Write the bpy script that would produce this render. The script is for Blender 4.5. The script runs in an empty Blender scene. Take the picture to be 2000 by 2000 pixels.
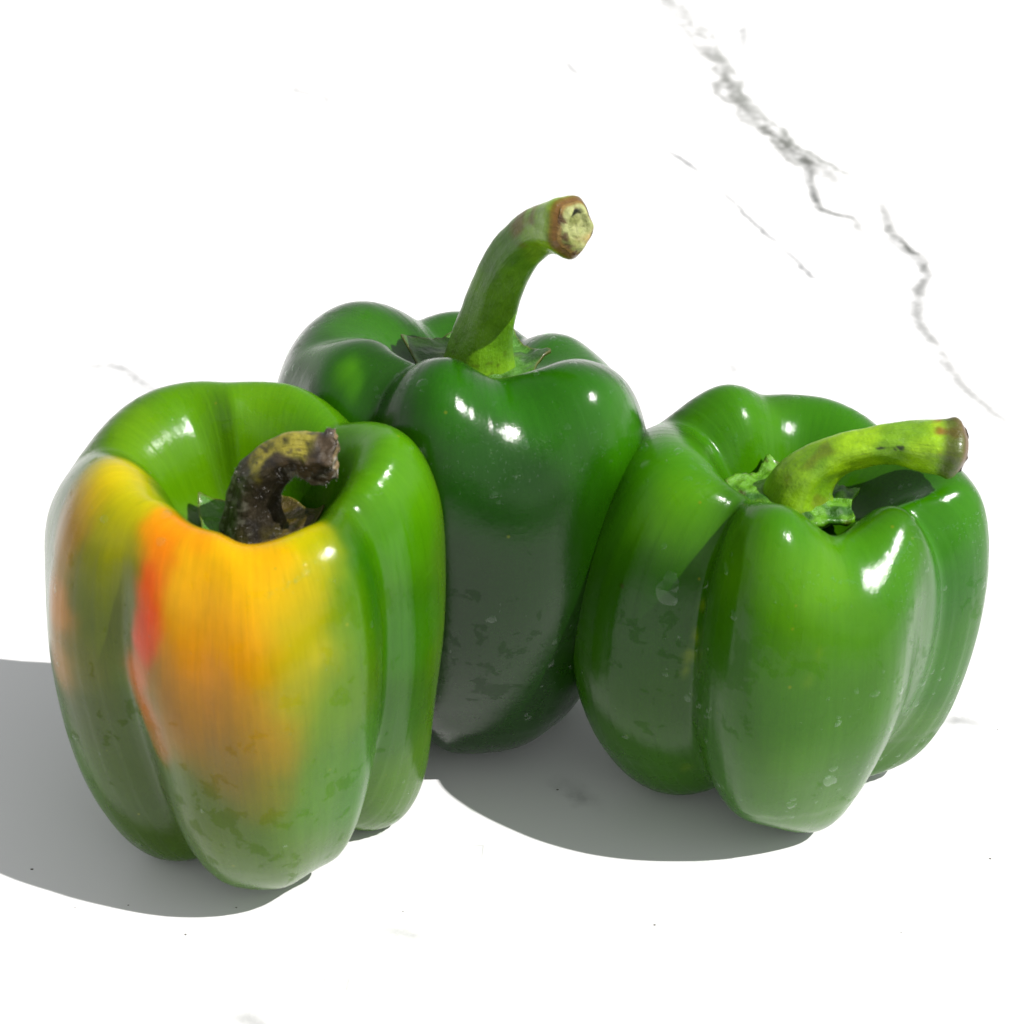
import bpy, math, json, random
import numpy as np
from mathutils import Vector, Matrix
from mathutils.noise import noise as pnoise, fractal

CM = 0.01
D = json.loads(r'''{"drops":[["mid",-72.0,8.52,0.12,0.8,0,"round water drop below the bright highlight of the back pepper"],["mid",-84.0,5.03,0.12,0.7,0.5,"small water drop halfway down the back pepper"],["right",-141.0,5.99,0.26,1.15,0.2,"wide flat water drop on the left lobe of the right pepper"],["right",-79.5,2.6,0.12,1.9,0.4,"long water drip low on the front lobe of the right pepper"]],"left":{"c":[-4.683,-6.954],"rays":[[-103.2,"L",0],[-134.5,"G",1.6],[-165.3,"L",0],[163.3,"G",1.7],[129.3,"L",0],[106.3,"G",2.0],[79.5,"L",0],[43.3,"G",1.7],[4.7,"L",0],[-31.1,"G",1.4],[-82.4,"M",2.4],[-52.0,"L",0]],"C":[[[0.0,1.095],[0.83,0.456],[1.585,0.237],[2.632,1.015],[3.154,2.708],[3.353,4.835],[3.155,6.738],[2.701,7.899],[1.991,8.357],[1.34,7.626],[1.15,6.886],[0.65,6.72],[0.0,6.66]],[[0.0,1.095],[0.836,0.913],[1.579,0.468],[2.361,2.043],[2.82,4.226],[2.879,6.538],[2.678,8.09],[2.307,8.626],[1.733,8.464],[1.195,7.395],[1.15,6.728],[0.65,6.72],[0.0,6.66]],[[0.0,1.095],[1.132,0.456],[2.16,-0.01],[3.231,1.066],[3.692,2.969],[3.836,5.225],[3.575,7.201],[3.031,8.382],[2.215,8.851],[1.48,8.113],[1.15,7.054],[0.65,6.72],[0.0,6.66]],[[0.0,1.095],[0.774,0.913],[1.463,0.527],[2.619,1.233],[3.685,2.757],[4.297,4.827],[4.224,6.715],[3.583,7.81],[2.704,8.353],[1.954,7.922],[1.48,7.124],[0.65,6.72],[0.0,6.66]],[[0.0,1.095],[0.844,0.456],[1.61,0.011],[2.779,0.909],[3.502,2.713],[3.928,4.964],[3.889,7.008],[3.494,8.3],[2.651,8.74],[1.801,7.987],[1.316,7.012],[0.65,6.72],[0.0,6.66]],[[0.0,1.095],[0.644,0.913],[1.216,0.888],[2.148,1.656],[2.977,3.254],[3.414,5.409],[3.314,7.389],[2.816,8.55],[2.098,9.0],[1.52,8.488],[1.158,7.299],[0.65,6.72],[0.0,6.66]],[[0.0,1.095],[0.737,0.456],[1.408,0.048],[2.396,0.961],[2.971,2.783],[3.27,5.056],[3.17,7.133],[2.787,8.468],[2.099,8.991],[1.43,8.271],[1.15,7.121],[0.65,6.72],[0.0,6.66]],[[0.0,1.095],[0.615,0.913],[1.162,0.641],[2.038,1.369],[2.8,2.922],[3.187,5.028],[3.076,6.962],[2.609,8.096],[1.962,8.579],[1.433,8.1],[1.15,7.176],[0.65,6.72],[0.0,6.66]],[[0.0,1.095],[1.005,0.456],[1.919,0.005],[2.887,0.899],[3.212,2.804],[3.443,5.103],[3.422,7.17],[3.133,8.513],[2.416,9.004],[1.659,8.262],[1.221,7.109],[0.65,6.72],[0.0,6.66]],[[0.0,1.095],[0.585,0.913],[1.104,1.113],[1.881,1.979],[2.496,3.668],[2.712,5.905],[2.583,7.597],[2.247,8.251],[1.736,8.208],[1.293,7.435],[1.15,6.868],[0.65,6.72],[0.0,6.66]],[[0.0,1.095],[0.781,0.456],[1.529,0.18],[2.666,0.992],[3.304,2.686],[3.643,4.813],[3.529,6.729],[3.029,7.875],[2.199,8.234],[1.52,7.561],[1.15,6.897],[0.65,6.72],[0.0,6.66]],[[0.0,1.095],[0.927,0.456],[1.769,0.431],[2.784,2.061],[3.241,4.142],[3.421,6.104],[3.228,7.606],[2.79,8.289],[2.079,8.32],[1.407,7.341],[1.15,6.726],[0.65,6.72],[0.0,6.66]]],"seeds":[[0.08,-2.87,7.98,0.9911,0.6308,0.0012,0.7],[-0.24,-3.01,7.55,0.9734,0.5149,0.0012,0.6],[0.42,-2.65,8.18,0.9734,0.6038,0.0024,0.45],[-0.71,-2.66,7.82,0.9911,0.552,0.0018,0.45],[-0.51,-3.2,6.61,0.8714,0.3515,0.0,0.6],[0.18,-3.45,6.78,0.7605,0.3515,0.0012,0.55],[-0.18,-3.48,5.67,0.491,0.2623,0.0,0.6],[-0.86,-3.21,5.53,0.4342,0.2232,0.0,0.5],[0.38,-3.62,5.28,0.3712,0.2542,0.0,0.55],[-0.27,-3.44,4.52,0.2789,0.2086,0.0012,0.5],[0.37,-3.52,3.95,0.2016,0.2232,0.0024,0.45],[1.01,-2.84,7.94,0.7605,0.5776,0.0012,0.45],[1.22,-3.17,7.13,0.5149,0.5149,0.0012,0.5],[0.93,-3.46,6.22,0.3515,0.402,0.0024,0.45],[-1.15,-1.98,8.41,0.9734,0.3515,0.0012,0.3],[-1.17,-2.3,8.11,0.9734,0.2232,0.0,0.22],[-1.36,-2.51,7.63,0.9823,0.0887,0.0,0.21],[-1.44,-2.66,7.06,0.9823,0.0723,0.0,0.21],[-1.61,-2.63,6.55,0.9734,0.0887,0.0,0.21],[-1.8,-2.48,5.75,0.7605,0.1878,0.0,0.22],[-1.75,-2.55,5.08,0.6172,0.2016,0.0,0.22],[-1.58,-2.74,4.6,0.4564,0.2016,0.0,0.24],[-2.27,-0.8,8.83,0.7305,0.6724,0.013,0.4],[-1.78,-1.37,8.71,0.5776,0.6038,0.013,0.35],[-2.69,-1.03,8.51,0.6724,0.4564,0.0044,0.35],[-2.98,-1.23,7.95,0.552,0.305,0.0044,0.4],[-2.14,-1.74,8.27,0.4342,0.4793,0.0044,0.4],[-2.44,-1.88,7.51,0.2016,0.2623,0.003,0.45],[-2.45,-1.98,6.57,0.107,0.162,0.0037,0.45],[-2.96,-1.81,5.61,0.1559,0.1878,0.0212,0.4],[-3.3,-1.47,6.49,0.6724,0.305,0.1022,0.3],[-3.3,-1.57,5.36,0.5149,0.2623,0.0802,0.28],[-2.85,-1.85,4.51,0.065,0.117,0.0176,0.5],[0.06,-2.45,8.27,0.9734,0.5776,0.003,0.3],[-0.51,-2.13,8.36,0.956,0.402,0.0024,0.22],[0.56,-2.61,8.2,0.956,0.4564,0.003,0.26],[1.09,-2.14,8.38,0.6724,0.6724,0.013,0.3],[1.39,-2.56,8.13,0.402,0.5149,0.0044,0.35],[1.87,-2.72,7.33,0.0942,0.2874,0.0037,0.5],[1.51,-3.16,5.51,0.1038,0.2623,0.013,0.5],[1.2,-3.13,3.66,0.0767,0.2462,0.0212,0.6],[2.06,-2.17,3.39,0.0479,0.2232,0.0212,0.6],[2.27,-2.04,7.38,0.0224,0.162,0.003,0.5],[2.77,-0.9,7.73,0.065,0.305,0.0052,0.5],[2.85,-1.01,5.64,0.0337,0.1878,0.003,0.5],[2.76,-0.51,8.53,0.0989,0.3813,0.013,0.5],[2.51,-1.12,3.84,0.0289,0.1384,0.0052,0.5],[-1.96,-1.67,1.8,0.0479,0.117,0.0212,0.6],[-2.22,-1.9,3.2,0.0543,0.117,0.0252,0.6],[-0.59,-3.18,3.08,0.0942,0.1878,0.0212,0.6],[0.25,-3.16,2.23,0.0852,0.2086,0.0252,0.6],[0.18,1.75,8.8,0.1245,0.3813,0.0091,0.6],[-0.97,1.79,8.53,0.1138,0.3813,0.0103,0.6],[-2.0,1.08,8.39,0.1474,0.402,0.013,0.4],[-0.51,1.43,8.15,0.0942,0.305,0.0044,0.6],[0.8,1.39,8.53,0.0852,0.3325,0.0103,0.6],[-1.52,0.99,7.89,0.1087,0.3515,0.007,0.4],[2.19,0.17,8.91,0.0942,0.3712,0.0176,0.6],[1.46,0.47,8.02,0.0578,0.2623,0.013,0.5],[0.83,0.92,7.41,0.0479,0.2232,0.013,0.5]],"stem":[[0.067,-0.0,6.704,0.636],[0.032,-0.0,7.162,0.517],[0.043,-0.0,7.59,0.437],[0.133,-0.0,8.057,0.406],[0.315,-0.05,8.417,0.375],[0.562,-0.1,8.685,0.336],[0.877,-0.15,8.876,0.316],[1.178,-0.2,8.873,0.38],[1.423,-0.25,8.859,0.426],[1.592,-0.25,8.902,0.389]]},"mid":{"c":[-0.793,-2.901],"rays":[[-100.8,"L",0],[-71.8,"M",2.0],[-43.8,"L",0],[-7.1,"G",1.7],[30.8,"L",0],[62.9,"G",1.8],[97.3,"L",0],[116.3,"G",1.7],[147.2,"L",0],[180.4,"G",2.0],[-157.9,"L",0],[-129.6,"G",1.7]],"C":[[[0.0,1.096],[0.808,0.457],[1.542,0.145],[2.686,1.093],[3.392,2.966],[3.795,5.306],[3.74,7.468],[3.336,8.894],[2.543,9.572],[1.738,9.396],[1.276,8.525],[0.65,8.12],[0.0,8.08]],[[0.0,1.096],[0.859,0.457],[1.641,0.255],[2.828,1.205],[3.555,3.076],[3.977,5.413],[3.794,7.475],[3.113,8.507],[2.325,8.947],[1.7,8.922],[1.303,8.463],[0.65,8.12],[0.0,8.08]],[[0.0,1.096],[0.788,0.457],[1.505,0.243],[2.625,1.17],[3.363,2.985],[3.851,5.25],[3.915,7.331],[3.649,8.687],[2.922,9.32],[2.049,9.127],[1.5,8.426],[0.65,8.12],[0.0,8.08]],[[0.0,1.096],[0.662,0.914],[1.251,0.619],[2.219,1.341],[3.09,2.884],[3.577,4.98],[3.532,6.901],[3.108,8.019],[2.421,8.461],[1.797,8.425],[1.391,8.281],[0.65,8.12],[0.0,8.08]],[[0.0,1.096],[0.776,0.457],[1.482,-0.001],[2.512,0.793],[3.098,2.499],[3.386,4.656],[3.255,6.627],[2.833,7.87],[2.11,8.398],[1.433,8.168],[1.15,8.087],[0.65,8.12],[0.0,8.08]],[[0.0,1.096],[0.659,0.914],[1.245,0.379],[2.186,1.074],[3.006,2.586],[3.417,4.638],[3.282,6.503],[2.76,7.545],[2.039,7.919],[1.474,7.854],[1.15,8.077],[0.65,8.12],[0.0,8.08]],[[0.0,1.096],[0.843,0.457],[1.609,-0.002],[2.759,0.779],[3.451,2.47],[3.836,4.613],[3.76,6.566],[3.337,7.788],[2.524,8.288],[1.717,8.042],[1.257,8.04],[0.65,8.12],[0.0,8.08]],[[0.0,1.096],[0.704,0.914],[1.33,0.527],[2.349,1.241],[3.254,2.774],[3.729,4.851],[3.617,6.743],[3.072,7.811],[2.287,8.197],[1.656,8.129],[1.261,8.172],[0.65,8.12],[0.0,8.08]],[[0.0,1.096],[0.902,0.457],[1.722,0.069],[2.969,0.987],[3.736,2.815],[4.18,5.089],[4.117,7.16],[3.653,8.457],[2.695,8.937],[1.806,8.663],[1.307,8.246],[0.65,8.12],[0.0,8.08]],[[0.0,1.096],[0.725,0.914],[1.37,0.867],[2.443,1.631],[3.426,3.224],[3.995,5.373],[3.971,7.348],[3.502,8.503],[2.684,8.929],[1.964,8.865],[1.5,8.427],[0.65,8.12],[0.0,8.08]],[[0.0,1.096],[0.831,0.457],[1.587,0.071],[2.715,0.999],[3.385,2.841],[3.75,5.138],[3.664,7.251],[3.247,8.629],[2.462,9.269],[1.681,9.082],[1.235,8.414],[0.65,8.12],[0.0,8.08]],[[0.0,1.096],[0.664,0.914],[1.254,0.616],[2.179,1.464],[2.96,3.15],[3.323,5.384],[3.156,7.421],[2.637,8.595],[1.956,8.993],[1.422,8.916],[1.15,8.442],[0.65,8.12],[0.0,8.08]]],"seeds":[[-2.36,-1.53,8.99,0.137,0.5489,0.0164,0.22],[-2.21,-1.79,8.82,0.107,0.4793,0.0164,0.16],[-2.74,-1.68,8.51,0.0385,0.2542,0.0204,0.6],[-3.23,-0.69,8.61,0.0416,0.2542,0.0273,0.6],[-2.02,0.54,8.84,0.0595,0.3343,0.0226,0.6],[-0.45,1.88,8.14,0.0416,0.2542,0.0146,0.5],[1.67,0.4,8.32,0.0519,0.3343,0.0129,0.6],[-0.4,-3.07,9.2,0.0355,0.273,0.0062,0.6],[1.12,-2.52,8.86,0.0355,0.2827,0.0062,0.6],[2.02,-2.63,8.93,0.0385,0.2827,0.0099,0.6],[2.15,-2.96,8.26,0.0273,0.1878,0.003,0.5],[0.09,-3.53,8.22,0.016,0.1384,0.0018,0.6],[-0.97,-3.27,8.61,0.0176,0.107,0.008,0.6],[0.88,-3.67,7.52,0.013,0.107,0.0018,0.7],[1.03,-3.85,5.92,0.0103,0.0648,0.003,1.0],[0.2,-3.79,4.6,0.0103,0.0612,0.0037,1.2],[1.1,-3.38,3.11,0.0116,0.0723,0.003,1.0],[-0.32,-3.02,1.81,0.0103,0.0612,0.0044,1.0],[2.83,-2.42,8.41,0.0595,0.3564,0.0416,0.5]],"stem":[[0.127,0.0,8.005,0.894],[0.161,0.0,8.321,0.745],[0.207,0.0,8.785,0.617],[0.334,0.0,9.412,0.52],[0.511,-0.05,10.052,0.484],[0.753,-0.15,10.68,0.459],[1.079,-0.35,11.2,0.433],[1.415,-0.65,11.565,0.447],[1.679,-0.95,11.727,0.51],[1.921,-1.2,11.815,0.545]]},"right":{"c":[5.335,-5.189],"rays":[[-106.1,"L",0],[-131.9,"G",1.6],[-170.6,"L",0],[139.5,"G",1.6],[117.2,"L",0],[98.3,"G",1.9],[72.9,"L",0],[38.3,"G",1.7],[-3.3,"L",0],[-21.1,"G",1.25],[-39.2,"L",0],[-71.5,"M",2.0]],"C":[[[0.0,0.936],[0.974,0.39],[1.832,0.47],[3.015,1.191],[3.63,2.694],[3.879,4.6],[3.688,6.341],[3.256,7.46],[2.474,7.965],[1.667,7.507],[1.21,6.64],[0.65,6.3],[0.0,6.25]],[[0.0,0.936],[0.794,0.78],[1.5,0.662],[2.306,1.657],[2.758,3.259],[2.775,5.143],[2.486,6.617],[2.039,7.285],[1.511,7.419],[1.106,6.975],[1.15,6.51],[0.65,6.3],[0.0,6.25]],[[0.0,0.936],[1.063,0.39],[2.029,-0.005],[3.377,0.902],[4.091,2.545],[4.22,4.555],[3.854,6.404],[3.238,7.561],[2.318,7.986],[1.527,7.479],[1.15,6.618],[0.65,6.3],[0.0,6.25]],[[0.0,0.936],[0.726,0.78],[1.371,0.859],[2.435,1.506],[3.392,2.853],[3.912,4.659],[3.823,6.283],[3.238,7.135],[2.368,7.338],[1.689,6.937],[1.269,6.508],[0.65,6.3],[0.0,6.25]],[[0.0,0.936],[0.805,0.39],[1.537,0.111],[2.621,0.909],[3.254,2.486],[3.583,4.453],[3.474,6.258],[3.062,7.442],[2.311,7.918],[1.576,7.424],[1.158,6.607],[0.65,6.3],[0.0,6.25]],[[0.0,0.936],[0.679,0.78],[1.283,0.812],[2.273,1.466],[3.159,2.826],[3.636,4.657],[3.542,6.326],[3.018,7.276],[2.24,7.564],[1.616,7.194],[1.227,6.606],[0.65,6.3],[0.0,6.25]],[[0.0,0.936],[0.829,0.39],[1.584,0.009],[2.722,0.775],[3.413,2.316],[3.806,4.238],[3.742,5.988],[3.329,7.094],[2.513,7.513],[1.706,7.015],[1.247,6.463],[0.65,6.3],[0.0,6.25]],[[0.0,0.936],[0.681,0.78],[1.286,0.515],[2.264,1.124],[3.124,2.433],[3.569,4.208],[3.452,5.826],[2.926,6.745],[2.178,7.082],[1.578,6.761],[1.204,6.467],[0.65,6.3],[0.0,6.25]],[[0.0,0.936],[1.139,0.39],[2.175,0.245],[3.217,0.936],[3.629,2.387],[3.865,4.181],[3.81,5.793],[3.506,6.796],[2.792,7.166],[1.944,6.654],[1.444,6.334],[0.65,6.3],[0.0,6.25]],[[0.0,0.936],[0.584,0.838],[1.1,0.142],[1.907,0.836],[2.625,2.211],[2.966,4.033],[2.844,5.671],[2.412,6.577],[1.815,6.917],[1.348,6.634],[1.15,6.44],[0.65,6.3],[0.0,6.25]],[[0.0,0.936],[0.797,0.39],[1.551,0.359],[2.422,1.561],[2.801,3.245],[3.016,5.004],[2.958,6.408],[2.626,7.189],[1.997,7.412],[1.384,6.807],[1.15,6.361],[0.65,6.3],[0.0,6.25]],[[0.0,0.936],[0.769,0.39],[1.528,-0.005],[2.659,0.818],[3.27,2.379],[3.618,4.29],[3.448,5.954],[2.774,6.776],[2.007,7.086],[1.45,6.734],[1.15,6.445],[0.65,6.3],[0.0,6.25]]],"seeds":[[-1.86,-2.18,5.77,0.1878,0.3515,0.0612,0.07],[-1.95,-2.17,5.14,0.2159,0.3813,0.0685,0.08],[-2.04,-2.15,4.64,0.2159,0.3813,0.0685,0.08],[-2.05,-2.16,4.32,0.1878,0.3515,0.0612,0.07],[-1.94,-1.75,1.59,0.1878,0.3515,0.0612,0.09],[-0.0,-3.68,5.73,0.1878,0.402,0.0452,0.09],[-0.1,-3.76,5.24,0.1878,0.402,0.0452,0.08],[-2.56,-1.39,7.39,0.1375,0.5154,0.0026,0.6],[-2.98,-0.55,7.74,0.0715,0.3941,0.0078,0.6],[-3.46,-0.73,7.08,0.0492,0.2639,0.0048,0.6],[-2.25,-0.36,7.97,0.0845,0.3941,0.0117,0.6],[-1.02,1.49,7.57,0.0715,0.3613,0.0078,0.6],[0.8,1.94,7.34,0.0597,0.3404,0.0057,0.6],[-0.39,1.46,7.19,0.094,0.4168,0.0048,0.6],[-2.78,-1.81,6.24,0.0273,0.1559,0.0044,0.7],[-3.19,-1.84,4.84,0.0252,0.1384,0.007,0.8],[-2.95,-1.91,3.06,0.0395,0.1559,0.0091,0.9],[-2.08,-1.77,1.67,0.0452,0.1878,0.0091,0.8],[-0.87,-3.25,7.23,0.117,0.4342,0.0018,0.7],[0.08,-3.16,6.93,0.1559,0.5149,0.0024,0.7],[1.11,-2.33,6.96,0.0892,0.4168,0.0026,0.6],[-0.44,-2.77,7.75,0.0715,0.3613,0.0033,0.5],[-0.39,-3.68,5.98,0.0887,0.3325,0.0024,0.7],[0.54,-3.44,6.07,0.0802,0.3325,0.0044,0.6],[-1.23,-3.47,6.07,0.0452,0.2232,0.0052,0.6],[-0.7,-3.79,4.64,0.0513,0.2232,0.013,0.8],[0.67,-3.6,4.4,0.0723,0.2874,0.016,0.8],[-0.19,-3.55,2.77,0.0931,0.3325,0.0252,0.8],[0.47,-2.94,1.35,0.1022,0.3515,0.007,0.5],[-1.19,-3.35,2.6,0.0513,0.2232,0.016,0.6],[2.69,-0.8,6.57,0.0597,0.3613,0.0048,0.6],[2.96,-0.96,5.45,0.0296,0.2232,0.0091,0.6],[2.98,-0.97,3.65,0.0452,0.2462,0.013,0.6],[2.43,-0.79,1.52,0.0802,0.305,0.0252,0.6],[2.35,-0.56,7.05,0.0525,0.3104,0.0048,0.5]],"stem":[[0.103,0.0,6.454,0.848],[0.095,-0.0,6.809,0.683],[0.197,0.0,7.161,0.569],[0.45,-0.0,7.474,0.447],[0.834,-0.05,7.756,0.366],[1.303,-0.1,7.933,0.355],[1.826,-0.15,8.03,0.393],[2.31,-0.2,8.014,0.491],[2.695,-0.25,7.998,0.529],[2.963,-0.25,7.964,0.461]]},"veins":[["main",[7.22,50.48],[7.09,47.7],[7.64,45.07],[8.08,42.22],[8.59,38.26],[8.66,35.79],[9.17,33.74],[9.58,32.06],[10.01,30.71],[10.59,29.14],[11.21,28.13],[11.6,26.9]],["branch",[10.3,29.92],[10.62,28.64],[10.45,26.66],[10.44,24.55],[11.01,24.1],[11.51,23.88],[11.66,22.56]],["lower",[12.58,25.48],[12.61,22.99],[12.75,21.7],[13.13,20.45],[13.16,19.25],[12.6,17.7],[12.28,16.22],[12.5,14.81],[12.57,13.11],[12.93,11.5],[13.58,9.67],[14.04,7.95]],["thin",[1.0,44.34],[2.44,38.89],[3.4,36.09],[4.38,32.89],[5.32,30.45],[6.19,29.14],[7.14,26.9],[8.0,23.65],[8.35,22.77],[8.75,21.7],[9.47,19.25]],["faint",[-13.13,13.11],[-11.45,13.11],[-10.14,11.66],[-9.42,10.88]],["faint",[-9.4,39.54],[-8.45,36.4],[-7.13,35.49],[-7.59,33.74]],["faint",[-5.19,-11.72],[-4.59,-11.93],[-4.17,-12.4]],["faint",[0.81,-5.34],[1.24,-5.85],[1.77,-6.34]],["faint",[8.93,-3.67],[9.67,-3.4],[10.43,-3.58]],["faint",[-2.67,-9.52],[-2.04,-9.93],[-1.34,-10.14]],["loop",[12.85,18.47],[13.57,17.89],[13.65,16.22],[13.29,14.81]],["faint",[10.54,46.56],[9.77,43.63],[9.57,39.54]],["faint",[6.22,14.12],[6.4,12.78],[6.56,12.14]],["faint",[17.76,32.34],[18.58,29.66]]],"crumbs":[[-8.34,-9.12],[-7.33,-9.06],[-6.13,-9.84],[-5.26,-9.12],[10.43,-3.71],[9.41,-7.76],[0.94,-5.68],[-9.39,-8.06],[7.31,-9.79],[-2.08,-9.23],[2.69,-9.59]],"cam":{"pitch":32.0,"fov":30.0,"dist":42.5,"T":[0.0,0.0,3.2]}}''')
sc = bpy.context.scene
col = sc.collection

# ------------------------------------------------------------------ camera
cam_d = D['cam']
pitch = math.radians(cam_d['pitch'])
T = Vector(cam_d['T'])
camloc = (T + cam_d['dist'] * Vector((0, -math.cos(pitch), math.sin(pitch)))) * CM
cd = bpy.data.cameras.new('camera')
cam = bpy.data.objects.new('camera', cd)
col.objects.link(cam)
cam.location = camloc
cam.rotation_euler = (math.radians(90) - pitch, 0, 0)
cd.sensor_width = 36
cd.lens = 18 / math.tan(math.radians(cam_d['fov'] / 2))
cd.clip_start = 0.01
cd.clip_end = 50
cd.dof.use_dof = True
cd.dof.focus_distance = 0.395
cd.dof.aperture_fstop = 32
sc.camera = cam

# ------------------------------------------------------------------ light
SUN = Vector((1.0, -0.45, 1.34)).normalized()          # towards the sun
world = bpy.data.worlds.new('World')
sc.world = world
world.use_nodes = True
wn = world.node_tree
bg = wn.nodes['Background']
sky = wn.nodes.new('ShaderNodeTexSky')
sky.sky_type = 'NISHITA'
sky.sun_disc = False
sky.sun_elevation = math.asin(SUN.z)
sky.sun_rotation = math.atan2(SUN.x, SUN.y)
sky.air_density = 1.5
sky.dust_density = 0.5
sky.ozone_density = 0.6
hs = wn.nodes.new('ShaderNodeHueSaturation')      # sky desaturated to keep the shadows neutral grey
hs.inputs['Saturation'].default_value = 0.06
wn.links.new(sky.outputs[0], hs.inputs['Color'])
wn.links.new(hs.outputs[0], bg.inputs[0])
bg.inputs[1].default_value = 0.09
sl = bpy.data.lights.new('sun', 'SUN')
sl.energy = 3.9
sl.angle = math.radians(0.5)
sl.color = (1.0, 0.975, 0.95)
sun = bpy.data.objects.new('sun', sl)
col.objects.link(sun)
sun.rotation_euler = SUN.to_track_quat('Z', 'Y').to_euler()
sc.view_settings.view_transform = 'Standard'
sc.view_settings.look = 'None'
sc.view_settings.exposure = 0.4
sc.view_settings.gamma = 1.0

# ------------------------------------------------------------------ profile model
# profile base (r/R, z/H)
BASE=np.array([[0,.12],[.22,.05],[.42,0],[.72,.10],[.90,.30],[1,.55],[.98,.78],[.87,.93],[.66,1.0],[.45,.93],[.33,.76],[.18,.67],[0,.66]])
GRV=np.array([[0,.12],[.18,.10],[.34,.07],[.60,.15],[.83,.32],[.95,.55],[.92,.76],[.78,.88],[.58,.925],[.42,.87],[.32,.73],[.18,.67],[0,.66]])
KN=np.concatenate([[0],np.cumsum(np.hypot(*np.diff(BASE,axis=0).T))]); KN/=KN[-1]
def spline_matrix(kn,ts,clamped=True):
    n=len(kn); h=np.diff(kn); A=np.zeros((n,n)); B=np.zeros((n,n))
    A[0,0]=A[-1,-1]=1
    for i in range(1,n-1):
        A[i,i-1]=h[i-1];A[i,i]=2*(h[i-1]+h[i]);A[i,i+1]=h[i]
        B[i,i-1]=6/h[i-1];B[i,i]=-6/h[i-1]-6/h[i];B[i,i+1]=6/h[i]
    M=np.linalg.solve(A,B)
    out=np.zeros((len(ts),n))
    for j,t in enumerate(ts):
        i=min(max(np.searchsorted(kn,t)-1,0),n-2); a=(kn[i+1]-t)/h[i]; b=1-a
        out[j,i]+=a; out[j,i+1]+=b
        out[j]+=((a**3-a)*M[i]+(b**3-b)*M[i+1])*h[i]**2/6
    return out
def theta_weights(rays,nth,smooth=3.0):
    """rays: list of (az,type,p) sorted; type 'L'/'G'. returns nth x nrays"""
    az=np.array([r[0] for r in rays],float); n=len(az)
    fine=720; th=np.arange(fine)*360/fine
    Wt=np.zeros((fine,n))
    order=np.argsort(az%360); a=az[order]%360
    isL=np.array([r[1]!='G' for r in rays]); pw=np.array([float(r[2]) for r in rays])
    k=np.searchsorted(a,th,side='right')-1
    i0=order[k%n]; i1=order[(k+1)%n]; a0=a[k%n]; a1=a[(k+1)%n]
    x=((th-a0)%360)/((a1-a0)%360)
    w=np.where(isL[i0]&~isL[i1],x**np.maximum(pw[i1],1),np.where(~isL[i0]&isL[i1],1-(1-x)**np.maximum(pw[i0],1),x*x*(3-2*x)))
    j=np.arange(fine); np.add.at(Wt,(j,i0),1-w); np.add.at(Wt,(j,i1),w)
    s=smooth; k=np.arange(-30,31)*0.5; g=np.exp(-k**2/2/s**2); g/=g.sum()
    out=np.zeros_like(Wt)
    for kk,gg in zip(range(-30,31),g): out+=gg*np.roll(Wt,kk,axis=0)
    idx=(np.arange(nth)*fine/nth).astype(int)
    return out[idx], th[idx]


# ------------------------------------------------------------------ node helpers
class NT:
    def __init__(s, name):
        s.m = bpy.data.materials.new(name)
        s.m.use_nodes = True
        s.t = s.m.node_tree
        s.b = s.t.nodes['Principled BSDF']
        s.out = s.t.nodes['Material Output']
    def n(s, typ, **kw):
        nd = s.t.nodes.new(typ)
        for k, v in kw.items():
            if k.startswith('i_'):
                key = k[2:]
                key = int(key) if key.isdigit() else key.replace('_', ' ')
                s.set(nd.inputs[key], v)
            else:
                setattr(nd, k, v)
        return nd
    def set(s, inp, v):
        if isinstance(v, bpy.types.NodeSocket):
            s.t.links.new(v, inp)
        else:
            inp.default_value = v
    def math(s, op, a, b=None, c=None, clamp=False):
        nd = s.t.nodes.new('ShaderNodeMath'); nd.operation = op; nd.use_clamp = clamp
        s.set(nd.inputs[0], a)
        if b is not None: s.set(nd.inputs[1], b)
        if c is not None: s.set(nd.inputs[2], c)
        return nd.outputs[0]
    def noise(s, vec, scale, detail=4, rough=.55, dist=0, out=0):
        nd = s.n('ShaderNodeTexNoise')
        s.set(nd.inputs['Vector'], vec)
        nd.inputs['Scale'].default_value = scale
        nd.inputs['Detail'].default_value = detail
        nd.inputs['Roughness'].default_value = rough
        nd.inputs['Distortion'].default_value = dist
        return nd.outputs[out]
    def ramp(s, fac, lo, hi, a=0.0, b=1.0):
        nd = s.n('ShaderNodeMapRange'); nd.interpolation_type = 'SMOOTHSTEP'
        s.set(nd.inputs[0], fac)
        nd.inputs[1].default_value = lo; nd.inputs[2].default_value = hi
        nd.inputs[3].default_value = a; nd.inputs[4].default_value = b
        return nd.outputs[0]
    def mix(s, fac, a, b, blend='MIX'):
        nd = s.n('ShaderNodeMix', data_type='RGBA', blend_type=blend)
        s.set(nd.inputs[0], fac)
        s.set(nd.inputs[6], a if isinstance(a, bpy.types.NodeSocket) else (*a, 1))
        s.set(nd.inputs[7], b if isinstance(b, bpy.types.NodeSocket) else (*b, 1))
        return nd.outputs[2]
    def attr(s, name):
        return s.n('ShaderNodeAttribute', attribute_name=name)
    def bump(s, h, strength, dist, prev=None):
        nd = s.n('ShaderNodeBump')
        s.set(nd.inputs['Height'], h)
        nd.inputs['Strength'].default_value = strength
        nd.inputs['Distance'].default_value = dist
        if prev is not None: s.set(nd.inputs['Normal'], prev)
        return nd.outputs[0]

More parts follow.
